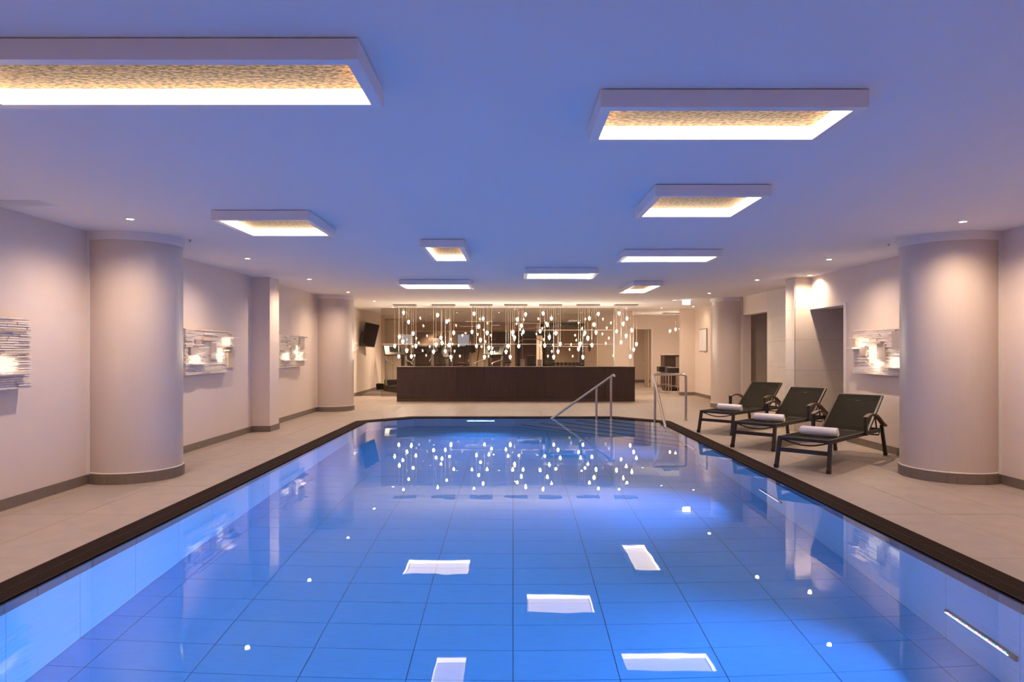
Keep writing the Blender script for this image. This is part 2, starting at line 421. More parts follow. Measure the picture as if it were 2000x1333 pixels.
# pilaster on the left
struct('wall_pilaster', MB().box(XL, -4.43, 12.43, 12.92, 0, HC), M['plaster'])
# back wall with doorway, gym side wall
wb = wallbox('wall_back', 5.53, 9.3, YB, YB+.2)
wallbox('wall_back_lintel', 4.70, 5.53, YB, YB+.2, 2.33, HC)
wallbox('wall_back_left', 4.12, 4.70, YB, YB+.2)
wallbox('wall_gym_side', 3.9, 4.12, 23.6, YB+.2)
wallbox('wall_gym_return', 2.9, 3.98, 23.4, 23.6)
wallbox('wall_room_side', 9.1, 9.3, 12.9, YB)
wallbox('wall_lobby_back', 3.0, 8.0, 31.0, 31.2); wallbox('wall_lobby_side', 6.4, 6.6, YB+.2, 31)
struct('baseboard_lobby', MB().box(3.0, 6.4, 30.96, 31.0, 0, .12), M['skirt'])

def skirt(name, segs, h=.105, t=.012, L=.60):
    root = MB()
    for (p, q) in segs:
        p = Vector((*p, 0)); q = Vector((*q, 0)); d = (q-p).normalized(); nrm = Vector((-d.y, d.x, 0))
        root.rect_bar(p + nrm*.002 + Vector((0,0,h/2-.002)), q + nrm*.002 + Vector((0,0,h/2-.002)), h-.004, .004, side=(0,0,1))
    r = root.build(name, M['grout'], None, kind='structure')
    for (p, q) in segs:
        p = Vector((*p, 0)); q = Vector((*q, 0)); d = (q-p); n_ = max(1, round(d.length/L)); nrm = Vector((-d.y, d.x, 0)).normalized()
        for k in range(n_):
            a = p + d*(k/n_) + d.normalized()*.0015; c = p + d*((k+1)/n_) - d.normalized()*.0015
            o = nrm*(t/2+.002) + Vector((0, 0, h/2))
            MB().rect_bar(a+o, c+o, h, t, side=(0,0,1)).build('tile', M['skirt'], r)
skirt('baseboard_left', [((XL, 7.64), (XL, YN)), ((XL, 12.43), (XL, 8.52)), ((-4.43, 12.43), (XL, 12.43)), ((-4.43, 12.92), (-4.43, 12.43)), ((XL, 16.45), (XL, 12.92))])
skirt('baseboard_left_far', [((XL2, YB), (XL2, 17.35))])
skirt('baseboard_right', [((XR, YN), (XR, 7.65)), ((XR, 8.52), (XR, 11.14))])
skirt('baseboard_right_far', [((XR3, 18.1), (XR3, 22.3)), ((XR3, 22.3), (5.5, 22.3)), ((5.5, 22.3), (5.5, 22.6))])
skirt('baseboard_back', [((6.3, YB), (5.58, YB)), ((4.66, YB), (4.12, YB))])

def column(cx, cy, a0, a1, name, wx):
    R = .52
    c = MB(); n = 72; c.lathe([(R, 0), (R, HC)], n, (cx, cy, 0)); root = c.build(name, M['column'], None, True, kind='structure')
    cap = MB().lathe([(R+.001, -.10), (R+.018, -.10), (R+.018, 0)], n, (cx, cy, HC)); cap.build('cap_ring', M['cap'], root, True)
    MB().lathe([(R+.001, 0), (R+.012, .004), (R+.012, .012), (R+.001, .016)], n, (cx, cy, .112)).build('base_bead', M['cap'], root, True)
    m = 26; da = (a1-a0)/m
    MB().lathe([(R+.004, 0), (R+.004, .106)], n, (cx, cy, 0)).build('skirting_backing', M['grout'], root)
    for k in range(m):
        s0 = a0+da*k+.0025; s1 = a0+da*(k+1)-.0025
        MB().lathe([(R+.003, .001), (R+.018, .001), (R+.018, .105), (R+.003, .105)], 2, (cx, cy, 0), s0, s1).build('tile', M['skirt'], root)
    sg = 1 if wx > 0 else -1
    tr = MB()
    for sy in (-1, 1):
        yy = cy + sy*(math.sqrt((R+.012)**2-(wx-cx)**2))
        tr.box(min(wx, wx-sg*.03), max(wx, wx-sg*.03), yy-.015, yy+.015, .10, HC-.002)
    tr.build('edge_trim', M['cap'], root)
column(-4.48, 8.08, -PI*.72, PI*.72, 'column_left_near', XL)
column(-4.48, 16.93, -PI*.72, PI*.72, 'column_left_far', XL)
column(5.17, 8.08, PI*.22, PI*1.78, 'column_right_near', XR)
column(5.67, 17.70, PI*.30, PI*1.62, 'column_right_far', XR2-.012)

# ------------------------------------------------------------------ gym behind the glass
struct('gym_wall_back', MB().box(-8.4, 4.2, YG, YG+.2, 0, HC), M['gymwall'])
struct('gym_wall_left', MB().box(-8.4, -8.2, 21, YG, 0, HC), M['gymwall'])
struct('gym_wall_nib', MB().box(-8.2, XL2-.3, 20.8, 21, 0, HC), M['gymwall'])
struct('gym_floor_mat', MB().box(-5.0, 2.9, 22.2, YG-.1, 0.0, .008).box(-8.0, -5.4, 22.2, YG-.1, 0, .008), M['rubber'])
struct('gym_wainscot', MB().box(-8.2, -2.0, YG-.06, YG, 0, 1.32).box(-1.2, 2.0, YG-.06, YG, 0, 2.35), M['gymdark'])
struct('gym_pillar', MB().box(-.12, .08, 27.0, 27.25, 0, 2.28).box(1.0, 1.25, 29, 29.2, 0, 2.6), M['plaster'])
mr = thing('wall_mirror', 'wide mirror on the gym back wall behind the glass', 'mirror', (0, 0, 0))
MB().box(-4.9, -1.9, YG-.09, YG-.065, 1.33, 2.35).build('glass', M['mirror'], mr)
f_ = MB()
for (a, c) in ((-4.95, -4.9), (-1.9, -1.85), (-3.4, -3.38)): f_.box(a, c, YG-.1, YG-.06, 1.3, 2.4)
f_.box(-4.95, -1.85, YG-.1, YG-.06, 2.35, 2.4); f_.build('frame', M['frost'], mr)
# cream curtain panel and dark plinth at the left end
cp = thing('folding_screen', 'cream folding screen of tall panels on a dark plinth left of the long counter', 'screen', (-5.0, 27.3, 0))
for k in range(6):
    MB().box(-1.4+k*.32, -1.4+k*.32+.31, -.02 + (.03 if k % 2 else 0), .02 + (.03 if k % 2 else 0), .12, 2.66).build('panel', M['tilewall'], cp)
MB().box(-1.42, .54, -.06, .08, 0, .12).build('plinth', M['gymdark'], cp)
MB().box(-1.42, .54, -.05, .07, 2.66, 2.74).build('top_rail', M['gymwall'], cp)
# glass partition
gp = thing('glass_partition', 'tall frameless glass partition behind the dark counter', 'partition', (0, 21.7, 0))
xe = [-4.2, -2.75, -1.3, .15, 1.6, 3.2]
for i in range(5):
    MB().box(xe[i]+.004, xe[i+1]-.004, -.005, .005, .02, HC-.005).build('pane', M['glass'], gp)
    MB().box(xe[i]+.02, xe[i+1]-.02, -.009, -.006, 1.665, 1.675).build('stripe', M['frost'], gp)
MB().box(.95, 3.18, -.009, -.006, 2.11, 2.122).build('stripe', M['frost'], gp)
MB().box(-4.2, 3.2, -.02, .02, 0, .02).box(3.196, 3.212, -.012, .012, 0, HC-.005).build('edge_rail', M['steel'], gp)

# ------------------------------------------------------------------ long dark counter
ct = thing('reception_counter', 'long dark brown wood-veneer counter standing behind the pool', 'counter', (0, 19.6, 0))
cx0, cx1 = -3.34, 3.50; npan = 8
for k in range(npan):
    a = cx0 + (cx1-cx0)*k/npan; c = cx0 + (cx1-cx0)*(k+1)/npan
    MB().box(a+.002, c-.002, 0, .02, .10, .975).build('panel', M['wood'] if k % 2 else M['wood2'], ct)
MB().box(cx0+.01, cx1-.01, .02, .70, .09, .97).build('carcass', M['wood'], ct)
MB().box(cx0-.0, cx1+.0, .012, .69, 0, .098).build('plinth', M['gymdark'], ct)
MB().bevbox(cx0-.005, cx1+.005, -.008, .72, .977, 1.0, .003).build('worktop', M['wood2'], ct)
MB().box(cx0, cx1, .05, .62, .1, .975).build('core', M['wood'], ct)

# ------------------------------------------------------------------ glowing ceiling panel lamps
def panel_lamp(x0, x1, y0, y1, label, fr=.055, h=.095):
    cxm, cym = (x0+x1)/2, (y0+y1)/2
    t = thing('ceiling_panel_lamp', label, 'ceiling lamp', (cxm, cym, HC), 0, 'white-framed glowing ceiling panels')
    hx, hy = (x1-x0)/2, (y1-y0)/2; zb = -h
    f = MB()
    f.box(-hx-fr, hx+fr, -hy-fr, -hy, zb, -.006); f.box(-hx-fr, hx+fr, hy, hy+fr, zb, -.006)
    f.box(-hx-fr, -hx, -hy, hy, zb, -.006); f.box(hx, hx+fr, -hy, hy, zb, -.006)
    f.build('frame', M['white'], t)
    MB().box(-hx-fr+.02, hx+fr-.02, -hy-fr+.02, hy+fr-.02, -.006, -.0005).build('mounting_plate', M['black'], t)
    MB().box(-hx, hx, -hy, hy, -.016, -.007).build('hammered_sheet', M['hammer'], t, label='amber hammered glass sheet')
    g = .004
    for (a, b_, c, d) in ((-hx+g, hx-g, -hy, -hy+g), (-hx+g, hx-g, hy-g, hy), (-hx, -hx+g, -hy+g, hy-g), (hx-g, hx, -hy+g, hy-g)):
        MB().box(a, b_, c, d, zb+.012, -.017).build('light_strip', M['led_hot'], t, label='warm white glowing strip')
    lamp('panel_light', 'AREA', t, (0, 0, -.020), (0,0,0), PANEL_W*4*hx*hy, (1.0, .78, .56), shape='RECTANGLE', size=2*hx*.96, size_y=2*hy*.96)
    return t
def cq(nl, nr, fl, fr_, yn, yf, h=HC-.095-EYE):
    Yn = h*1333/(683-yn); Yf = h*1333/(683-yf)
    x0 = ((nl-1002)*Yn + (fl-1002)*Yf)/2/1333; x1 = ((nr-1002)*Yn + (fr_-1002)*Yf)/2/1333
    return round(x0, 3), round(x1, 3), round(Yn, 3), round(Yf, 3)
PL = [  # opening corners measured on the ceiling plane: x0, x1, y0, y1 in metres
    (cq(-158, 683, 5, 722, 127, 205), 'largest glowing ceiling panel, long one at the upper left, cut by the frame'),
    (cq(1191, 1663, 1170, 1588, 217, 273), 'wide glowing ceiling panel over the right side, nearest of the right-hand ones'),
    (cq(1288, 1484, 1256, 1430, 386, 424), 'near-square glowing ceiling panel just beyond the wide right-hand one'),
    (cq(1224, 1394, 1214, 1384, 502, 512), 'long slim glowing ceiling panel right of centre, beyond the near-square one'),
    (cq(1240, 1289, 1216, 1258, 559, 573), 'narrow glowing ceiling panel farthest away on the right, above the counter end'),
    (cq(1030, 1162, 1030, 1150, 535, 545), 'slim glowing ceiling panel in the middle, in front of the counter centre'),
    (cq(432, 602, 492, 636, 432, 461), 'slanting-looking glowing ceiling panel on the left between column and centre'),
    (cq(837, 897, 848, 912, 484, 510), 'smallest, nearly square glowing ceiling panel left of the centre'),
    (cq(790, 915, 795, 918, 556.5, 564.5), 'slim glowing ceiling panel farthest away, above the left part of the counter'),
]
for q, lb in PL: panel_lamp(*q, lb)

# ------------------------------------------------------------------ recessed downlights
ring_me = MB().lathe([(.032, -.002), (.046, -.006), (.050, 0)], 24).mesh('ring', M['white'], True)
lens_me = MB().lathe([(.001, -.003), (.033, -.003)], 24).mesh('lens', M['down'])
def downlight(x, y, label, watts=DOWN_W, group=None, ang=152, blend=1.0):
    t = thing('downlight', label, 'downlight', (x, y, HC), 0, group)
    place('ring', ring_me, t); place('lens', lens_me, t)
    if watts: lamp('downlight_light', 'SPOT', t, (0, 0, -.012), (0, 0, 0), watts, WARM, spot_size=math.radians(ang), spot_blend=blend, shadow_soft_size=.03)
    return t
dl = [(-3.87, 6.9, 'round downlight in the ceiling in front of the near left column'),
      (-3.85, 9.9, 'round downlight in the ceiling above the second left wall sculpture'),
      (-3.82, 12.8, 'round downlight in the ceiling beside the left pilaster'),
      (-3.79, 15.7, 'round downlight in the ceiling in front of the far left column'),
      (4.64, 7.04, 'round downlight in the ceiling in front of the near right column'),
      (4.63, 10.0, 'round downlight in the ceiling above the sun loungers'),
      (4.63, 12.95, 'round downlight in the ceiling left of the tiled corner wall'),
      (4.60, 16.0, 'round downlight in the ceiling in front of the far right column'),
      (5.28, 12.15, 'round downlight tight in the corner above the tiled passage opening'),
      (5.50, 13.5, 'round downlight close to the tiled wall beyond the passage opening'),
      (-3.78, 18.6, 'small added downlight in the ceiling beyond the far left column'),  # added to brighten the far end
      (-3.78, 21.5, 'small downlight in the ceiling over the left end of the counter'),
      (-3.78, 24.3, 'small added downlight in the ceiling near the left end of the glass'),  # added to brighten the far left wall
      (3.62, 21.9, 'small downlight in the ceiling over the right end of the counter'),
      (4.72, 21.7, 'small downlight in the ceiling left of the bright emergency light'),
      (5.55, 21.0, 'small downlight in the ceiling above the framed notice'),
      (4.75, 25.0, 'small downlight in the ceiling before the open door at the back'),
      (6.4, 24.9, 'small downlight in the ceiling above the bar stools')]
for x, y, lb in dl: downlight(x, y, lb, {(5.55, 21.0): 10, (5.28, 12.15): 46, (5.50, 13.5): 24, (-3.78, 21.5): 120, (-3.78, 24.3): 170, (-3.78, 18.6): 55, (4.72, 21.7): 28, (3.62, 21.9): 40}.get((x, y), DOWN_W))
for k, y in enumerate((4.0, 1.1, -1.6)):
    downlight(-3.88, y, ('nearest round downlight over the left deck, ahead of the column', 'round downlight over the left deck beside the camera', 'round downlight behind the camera over the left deck')[k])
    downlight(4.65, y, ('nearest round downlight over the right deck, ahead of the column', 'round downlight over the right deck beside the camera', 'round downlight behind the camera over the right deck')[k])
GL = [(-2.0, 24.4), (-.5, 24.4), (2.45, 24.4), (-3.1, 25.6), (1.7, 25.6), (.06, 22.3), (-4.4, 28), (-2.6, 28), (-.8, 28), (1.0, 28), (-3.6, 31), (-1.8, 31), (0.2, 31), (1.8, 31), (-6.6, 26), (-6.6, 30)]
for x, y in GL: downlight(x, y, 'tiny downlight in the gym ceiling seen through the glass', 260, 'gym downlights', ang=120)
downlight(4.6, 29, 'downlight in the room behind the open door', 60, 'gym downlights')
sp_me = MB().lathe([(.001, -.028), (.012, -.026), (.010, -.008), (.024, -.003), (.024, 0)], 14).mesh('body', M['steel'], True)
for x, y, lb in ((-3.89, 8.22, 'tiny steel sprinkler head under the ceiling by the near left column'), (4.70, 8.54, 'tiny steel sprinkler head under the ceiling by the near right column')):
    t = thing('sprinkler_head', lb, 'sprinkler', (x, y, HC)); place('body', sp_me, t)
t = thing('ceiling_vent', 'faint slatted air vent in the ceiling corner at the left picture edge', 'air vent', (-4.40, 6.15, HC))
MB().box(-.22, .22, -.12, -.10, -.006, 0).box(-.22, .22, .10, .12, -.006, 0).box(-.22, -.20, -.10, .10, -.006, 0).box(.20, .22, -.10, .10, -.006, 0).build('frame', M['white'], t)
for k in range(5): MB().box(-.20, .20, -.085+k*.04, -.065+k*.04, -.005, 0).build('slat', M['white'], t)
# emergency light box
t = thing('emergency_light', 'bright white emergency light box under the ceiling near the bar', 'emergency light', (4.62, 18.2, HC))
MB().box(-.36, .36, -.06, .06, -.012, 0).build('mounting_plate', M['white'], t)
MB().bevbox(-.10, .10, -.035, .035, -.125, -.012, .008).build('diffuser', M['exit'], t)

# ------------------------------------------------------------------ pendant clusters over the counter
def drop_profile(h, r):
    pts = []
    for i in range(13):
        u = i/12; z = -h*u
        rr = r*math.sin(PI*min(1, u**0.80*1.0))**.72 if 0 < u < 1 else .0015
        pts.append((max(rr, .0015), z))
    return pts
drop_me = MB().lathe([(r, z) for r, z in drop_profile(.155, .050)], 16).mesh('glass_drop', M['dropglass'], True)
core_me = MB().lathe([(r, z-.030) for r, z in drop_profile(.108, .034)], 14).mesh('glowing_core', M['bulb'], True)
sock_me = MB().lathe([(.001, .02), (.006, .02), (.006, -.012), (.001, -.012)], 10).mesh('socket', M['steel'], True)
PYY = 20.0
def P(px, py): return ((px-1002)*PYY/1333, EYE - (py-683)*PYY/1333)
Z1 = [(375,295),(455,465),(290,740),(535,680),(350,835),(210,915),(590,915),(430,1000),(265,1110),(510,1110)]
Z2 = [(1005,340),(1165,455),(1300,670),(1055,760),(1080,860),(975,890),(1215,895),(925,1025),(1135,1015),(1245,1125)]
Z3 = [(440,315),(605,405),(525,555),(395,650),(680,670),(560,805),(480,915),(715,945),(760,1040),(630,1125)]
Z4 = [(1240,420),(1395,325),(1315,540),(1350,650),(1155,660),(1190,765),(1270,915),(1070,915),(1030,1025),(1110,1125)]
Z5 = [(480,310),(640,400),(560,520),(430,640),(720,675),(595,760),(515,905),(800,880),(765,1020),(680,1125)]
Z6 = [(360,320),(205,400),(285,520),(125,670),(325,665),(165,775),(40,870),(245,900),(5,975),(80,1125)]
Z7 = [(745,310),(905,400),(825,505),(715,640),(990,620),(875,730),(795,845),(1070,880),(1035,980),(960,1110)]
CL = [(Z1, 750, 769, 813), (Z2, 750, 844, 889), (Z3, 880, 918, 962), (Z4, 880, 985, 1030), (Z5, 1010, 1053, 1097), (Z6, 1130, 1126, 1171), (Z7, 1130, 1200, 1245)]
ordn = ['farthest left, over the counter end', 'second from the left end of the counter', 'third from the left end of the counter', 'in the middle of the seven over the counter',
        'third from the right end of the counter', 'second from the right end of the counter', 'farthest right, past the glass edge']
def cluster(cxm, cyy, wid, drops, label):
    t = thing('pendant_cluster', label, 'pendant lamp', (cxm, cyy, HC), 0, 'pendant clusters over the counter')
    MB().bevbox(-wid/2, wid/2, -.16, .16, -.035, 0, .004).build('canopy', M['grey'], t)
    for i, (x, z) in enumerate(drops):
        yy = -.10 + .05*((i*3) % 5)
        s = PYY/PYY
        cz = z + .075 - HC
        MB().tube([(x-cxm, yy, -.03), (x-cxm, yy, cz+.01)], .0035, 5, False).build('cord', M['cordm'], t)
        d = place('glass_drop', drop_me, t, (x-cxm, yy, cz)); place('glowing_core', core_me, d)
        place('socket', sock_me, t, (x-cxm, yy, cz+.008))
    zm = sum(z for _, z in drops)/len(drops)
    for dz in (-.38, -.02): lamp('cluster_glow', 'POINT', t, (0, -.02, zm+dz-HC), (0,0,0), CLUSTER_W, (1.0, .82, .65), shadow_soft_size=.05).data.cycles.use_multiple_importance_sampling = False
    return t
for (zs, ox, c0, c1), od in zip(CL, ordn):
    x0, _ = P(c0, 600); x1, _ = P(c1, 600)
    cluster((x0+x1)/2, PYY, x1-x0, [P(ox + a/9.52, 580 + b_/9.52) for a, b_ in zs], 'ten glowing glass drops on cords, ' + od)
q = 24.6/1333
cluster(5.75, 24.6, .7, [((1307-1002)*q, EYE+36*q), ((1320-1002)*q, EYE+39.5*q), ((1327.5-1002)*q, EYE+40*q), ((1335-1002)*q, EYE+37*q)], 'separate pendant cluster above the bar stools by the far right wall')

# ------------------------------------------------------------------ underwater light bars
def led_bar(loc, rz, L, label, k=1.0):
    t = thing('underwater_light', label, 'pool light', loc, rz, 'underwater light bars')   # local x along, +y to the water
    MB().bevbox(-L/2, L/2, 0, .018, -.035, .035, .004).build('housing', M['coping'], t)
    MB().box(-L/2+.06, L/2-.01, .018, .021, -.024, -.004).build('lens', M['led_w'], t)
    n_ = 18
    for i in range(n_):
        xx = -L/2 + .075 + i*(L-.10)/n_
        MB().box(xx, xx+(L-.10)/n_*.72, .018, .0215, -.001, .016).build('diode', M[('led_g', 'led_p', 'led_w')[i % 3]], t)
    MB().lathe([(.001, .003), (.006, .002), (.006, 0)], 10, (-L/2+.025, .018, 0)).build('screw', M['steel'], t)
    l = lamp('underwater_glow', 'AREA', t, (0, .03, 0), (PI/2, 0, 0), POOL_W*k, BLUE, shape='RECTANGLE', size=L*.9, size_y=.05)
    l.rotation_euler = (PI/2, 0, 0)
    l.data.spread = math.radians(88)
    return t
ORD = ['pool light bar on the right pool wall, nearest, with coloured diodes', 'pool light bar on the right pool wall, beyond the nearest one', 'pool light bar on the right pool wall below the far lounger']
for y, lb, k in zip((4.43, 8.02, 11.6), ORD, (1, 1, .5)): led_bar((PX-.001, y, -.97), PI/2, .68, lb, k)
led_bar((PX-.001, 1.6, -.97), PI/2, .5, 'pool light bar on the right pool wall beside the camera')
led_bar((-.71, PY2-.001, -.55), PI, .66, 'pool light bar on the far end wall of the pool')
led_bar((0, Y0+.001, -.8), 0, .68, 'pool light bar on the near end wall below the camera', .45)

# ------------------------------------------------------------------ steel handrails at the corner stairs
def arc_path(pts, r=.06, n=5):
    pts = [Vector(p) for p in pts]; out = [pts[0]]
    for i in range(1, len(pts)-1):
        a, b_, c = pts[i-1], pts[i], pts[i+1]
        d1 = (a-b_).normalized(); d2 = (c-b_).normalized(); p0 = b_+d1*r; p2 = b_+d2*r
        for k in range(n+1):
            u = k/n; out.append(p0*(1-u)**2 + b_*2*u*(1-u) + p2*u*u)
    out.append(pts[-1]); return out
t = thing('handrail', 'steel handrail sloping down to the left along the far pool end', 'handrail', (0, 14.98, 0))
MB().tube(arc_path([(2.22, -.02, .90), (2.22, 0, .955), (.62, 0, -.18), (.40, 0, -.45)], .05), .026, 12).build('rail', M['steel'], t, True)
for xx, zt in ((1.83, .67), (2.15, .90)):
    MB().tube([(xx, 0, -.205), (xx, 0, zt)], .026, 12).build('post', M['steel'], t, True)
t = thing('handrail', 'steel handrail bent over the right pool edge beside the loungers', 'handrail', (0, 0, 0))
MB().tube(arc_path([(3.66, 14.45, .0), (3.66, 14.45, .97), (2.97, 14.45, .97), (2.965, 13.3, 0.0), (2.96, 13.0, -.26)], .07), .027, 12).build('rail', M['steel'], t, True)
MB().tube([(2.965, 14.25, -.205), (2.965, 14.25, .80)], .026, 12).build('post', M['steel'], t, True)
MB().lathe([(.001, .012), (.045, .012), (.045, 0)], 16, (3.66, 14.45, 0)).build('base_flange', M['steel'], t)

# ------------------------------------------------------------------ sun loungers (local x foot -> head, y width)
def make_lounger():
    t = thing('sun_lounger', '', 'sun lounger', (0, 0, 0), 0, 'sun loungers on the right deck')
    W = .31; SZ = .375
    for s in (-1, 1):
        MB().rect_bar((.03, s*W, SZ), (1.93, s*W, SZ-.005), .028, .048, side=(0,1,0)).build('side_rail', M['lframe'], t)
        l = MB().rect_bar((-.04, s*(W+.012), 0.012), (.045, s*(W-.0), SZ+.015), .040, .046, side=(0,1,0)).build('leg', M['lframe'], t)
        MB().bevbox(-.066, -.012, s*(W+.012)-.025, s*(W+.012)+.025, 0, .05, .006).build('foot_cap', M['black'], l)
        l = MB().rect_bar((2.02, s*(W+.03), 0.012), (1.90, s*(W+.015), .44), .040, .042, side=(0,1,0)).build('leg', M['lframe'], t)
        MB().bevbox(1.995, 2.045, s*(W+.03)-.024, s*(W+.03)+.024, 0, .05, .006).build('foot_cap', M['black'], l)
        # armrest: upright post and curved wooden arm running down to the rear leg
        y = s*(W+.035)
        a = MB().rect_bar((1.20, y, SZ-.02), (1.20, y, .585), .034, .06, side=(0,1,0)).build('arm_post', M['lframe'], t)
        pts = [(1.18 + .80*u, y, .590 + .060*math.sin(PI*min(1, u*1.15)) - .165*u**1.7) for u in [i/12 for i in range(13)]]
        MB().ribbon(pts, .058, .026).build('armrest', M['armwood'], t, label='curved brown armrest')
    MB().rect_bar((-.012, -W, .235), (-.012, W, .235), .024, .05, side=(1,0,0)).build('front_crossbar', M['lframe'], t)
    MB().rect_bar((.04, -W, SZ), (.04, W, SZ), .03, .04, side=(1,0,0)).rect_bar((1.90, -W, SZ), (1.90, W, SZ), .03, .04, side=(1,0,0)).build('end_rail', M['lframe'], t)
    MB().tube([(.07, -W+.02+(2*W-.04)*u, SZ-.02-.055*math.sin(PI*u)) for u in [i/10 for i in range(11)]], .009, 8).build('front_bow', M['lframe'], t, True)
    MB().tube([(1.86, -W, SZ-.02), (1.86, -W+.01, SZ-.075), (1.86, W-.01, SZ-.075), (1.86, W, SZ-.02)], .010, 8).build('rear_bow', M['lframe'], t, True)
    # seat sling, slightly sagging
    m = MB(); nx, ny = 14, 6; H = 1.40
    vs_ = []; fs = []
    for th in (0, .004):
        for i in range(nx+1):
            for j in range(ny+1):
                u, v = i/nx, j/ny
                vs_.append((.05+u*H, -W+2*W*v, SZ+.022-.020*math.sin(PI*v)-.006*math.sin(PI*u)-th))
    q_ = (nx+1)*(ny+1)
    for i in range(nx):
        for j in range(ny):
            a = i*(ny+1)+j; fs.append((a, a+ny+1, a+ny+2, a+1)); fs.append((q_+a, q_+a+1, q_+a+ny+2, q_+a+ny+1))
    m.add(vs_, fs).build('seat_sling', M['sling'], t, True)
    # backrest: two tubes, head bar, sling
    p0 = Vector((1.42, 0, SZ+.01)); p1 = Vector((2.03, 0, .835)); dv = (p1-p0)
    br = MB()
    for s in (-1, 1): br.rect_bar(p0 + Vector((0, s*(W-.012), 0)), p1 + Vector((0, s*(W-.012), 0)), .026, .036, side=(0,1,0))
    br.tube([p1 + Vector((0, -W, 0)), p1 + Vector((0, W, 0))], .015, 8)
    bf = br.build('backrest_frame', M['lframe'], t)
    m = MB(); vs_ = []; fs = []; nrm = Vector((dv.z, 0, -dv.x)).normalized()
    for th in (0, .004):
        for i in range(nx+1):
            for j in range(ny+1):
                u, v = i/nx, j/ny
                vs_.append(p0 + dv*u + Vector((0, -W+.01+(2*W-.02)*v, 0)) + nrm*(.022*math.sin(PI*v)*math.sin(PI*(.15+.8*u)) - .012 + th))
    m.add(vs_, fs + [(i*(ny+1)+j, (i+1)*(ny+1)+j, (i+1)*(ny+1)+j+1, i*(ny+1)+j+1) for i in range(nx) for j in range(ny)] +
          [(q_+i*(ny+1)+j, q_+i*(ny+1)+j+1, q_+(i+1)*(ny+1)+j+1, q_+(i+1)*(ny+1)+j) for i in range(nx) for j in range(ny)]).build('backrest_sling', M['sling'], t, True)
    m = MB(); m.ribbon([p0+dv*.84+nrm*.004, p0+dv*.99+nrm*.004], 2*W-.05, .010); m.build('head_band', M['leather'], t)
    sp = MB()
    for s in (-1, 1): sp.rect_bar(p0+dv*.55+Vector((0, s*(W-.03), 0)), Vector((1.84, s*(W-.03), SZ-.01)), .016, .016, side=(0,1,0))
    sp.tube([Vector((1.84, -W+.03, SZ-.01)), Vector((1.84, W-.03, SZ-.01))], .009, 8).build('backrest_stay', M['lframe'], t)
    return t
def towel_parts(t):
    R = .062; L = .46; m = MB(); n_ = 28
    prof = [(-L/2+.004, .3), (-L/2, .6), (-L/2+.006, .93), (-L/2+.02, 1.0), (-.12, .985), (0, 1.0), (.13, .985), (L/2-.02, 1.0), (L/2-.006, .93), (L/2, .6), (L/2-.004, .3)]
    vs_ = []
    for (y, k) in prof:
        for j in range(n_):
            a = 2*PI*j/n_; r = R*k*(1+.03*math.sin(3*a+y*9)); vs_.append((r*1.06*math.cos(a), y, r*.94*math.sin(a)))
    fs = [(i*n_+j, i*n_+(j+1) % n_, (i+1)*n_+(j+1) % n_, (i+1)*n_+j) for i in range(len(prof)-1) for j in range(n_)]
    fs += [tuple(range(n_-1, -1, -1)), tuple((len(prof)-1)*n_+j for j in range(n_))]
    m.add(vs_, fs).build('roll', M['towel'], t, True)
    # spiral edges at both ends and the loose flap
    sp = MB()
    for e in (-1, 1):
        sp.tube([(R*(.22+.68*k/30)*math.cos(k*.62), e*(L/2+.001), R*(.2+.62*k/30)*math.sin(k*.62)) for k in range(31)], .004, 6)
    sp.build('spiral_edge', M['towel'], t, True)
    MB().ribbon([(R*1.07*math.cos(a), 0, R*.96*math.sin(a)) for a in [.5+i*.12 for i in range(7)]], L*.97, .007).build('flap', M['towel'], t)
proto = make_lounger()
spots = [((3.60, 8.47), 'dark mesh sun lounger nearest to the camera, beside the near right column'),
         ((3.62, 10.27), 'dark mesh sun lounger in the middle of the row of three'),
         ((3.61, 12.14), 'dark mesh sun lounger farthest along the pool, next to the handrail')]
tw = thing('rolled_towel', '', 'towel', (0,0,0), 0, 'rolled towels on the loungers'); towel_parts(tw)
tl = ['white rolled towel on the nearest sun lounger', 'white rolled towel on the middle sun lounger', 'white rolled towel on the farthest sun lounger']
for i, ((x, y), lb) in enumerate(spots):
    o = proto if i == 0 else copy_tree(proto)
    o.location = (x, y, 0); o.rotation_euler = (0, 0, PI/4); o['label'] = lb
    k = tw if i == 0 else copy_tree(tw)
    s = (.50, .52, .50)[i]; k.location = (x+s*math.cos(PI/4), y+s*math.sin(PI/4), .380+.060); k.rotation_euler = (0, 0, PI/4 + (.03, .05, -.04)[i]); k['label'] = tl[i]

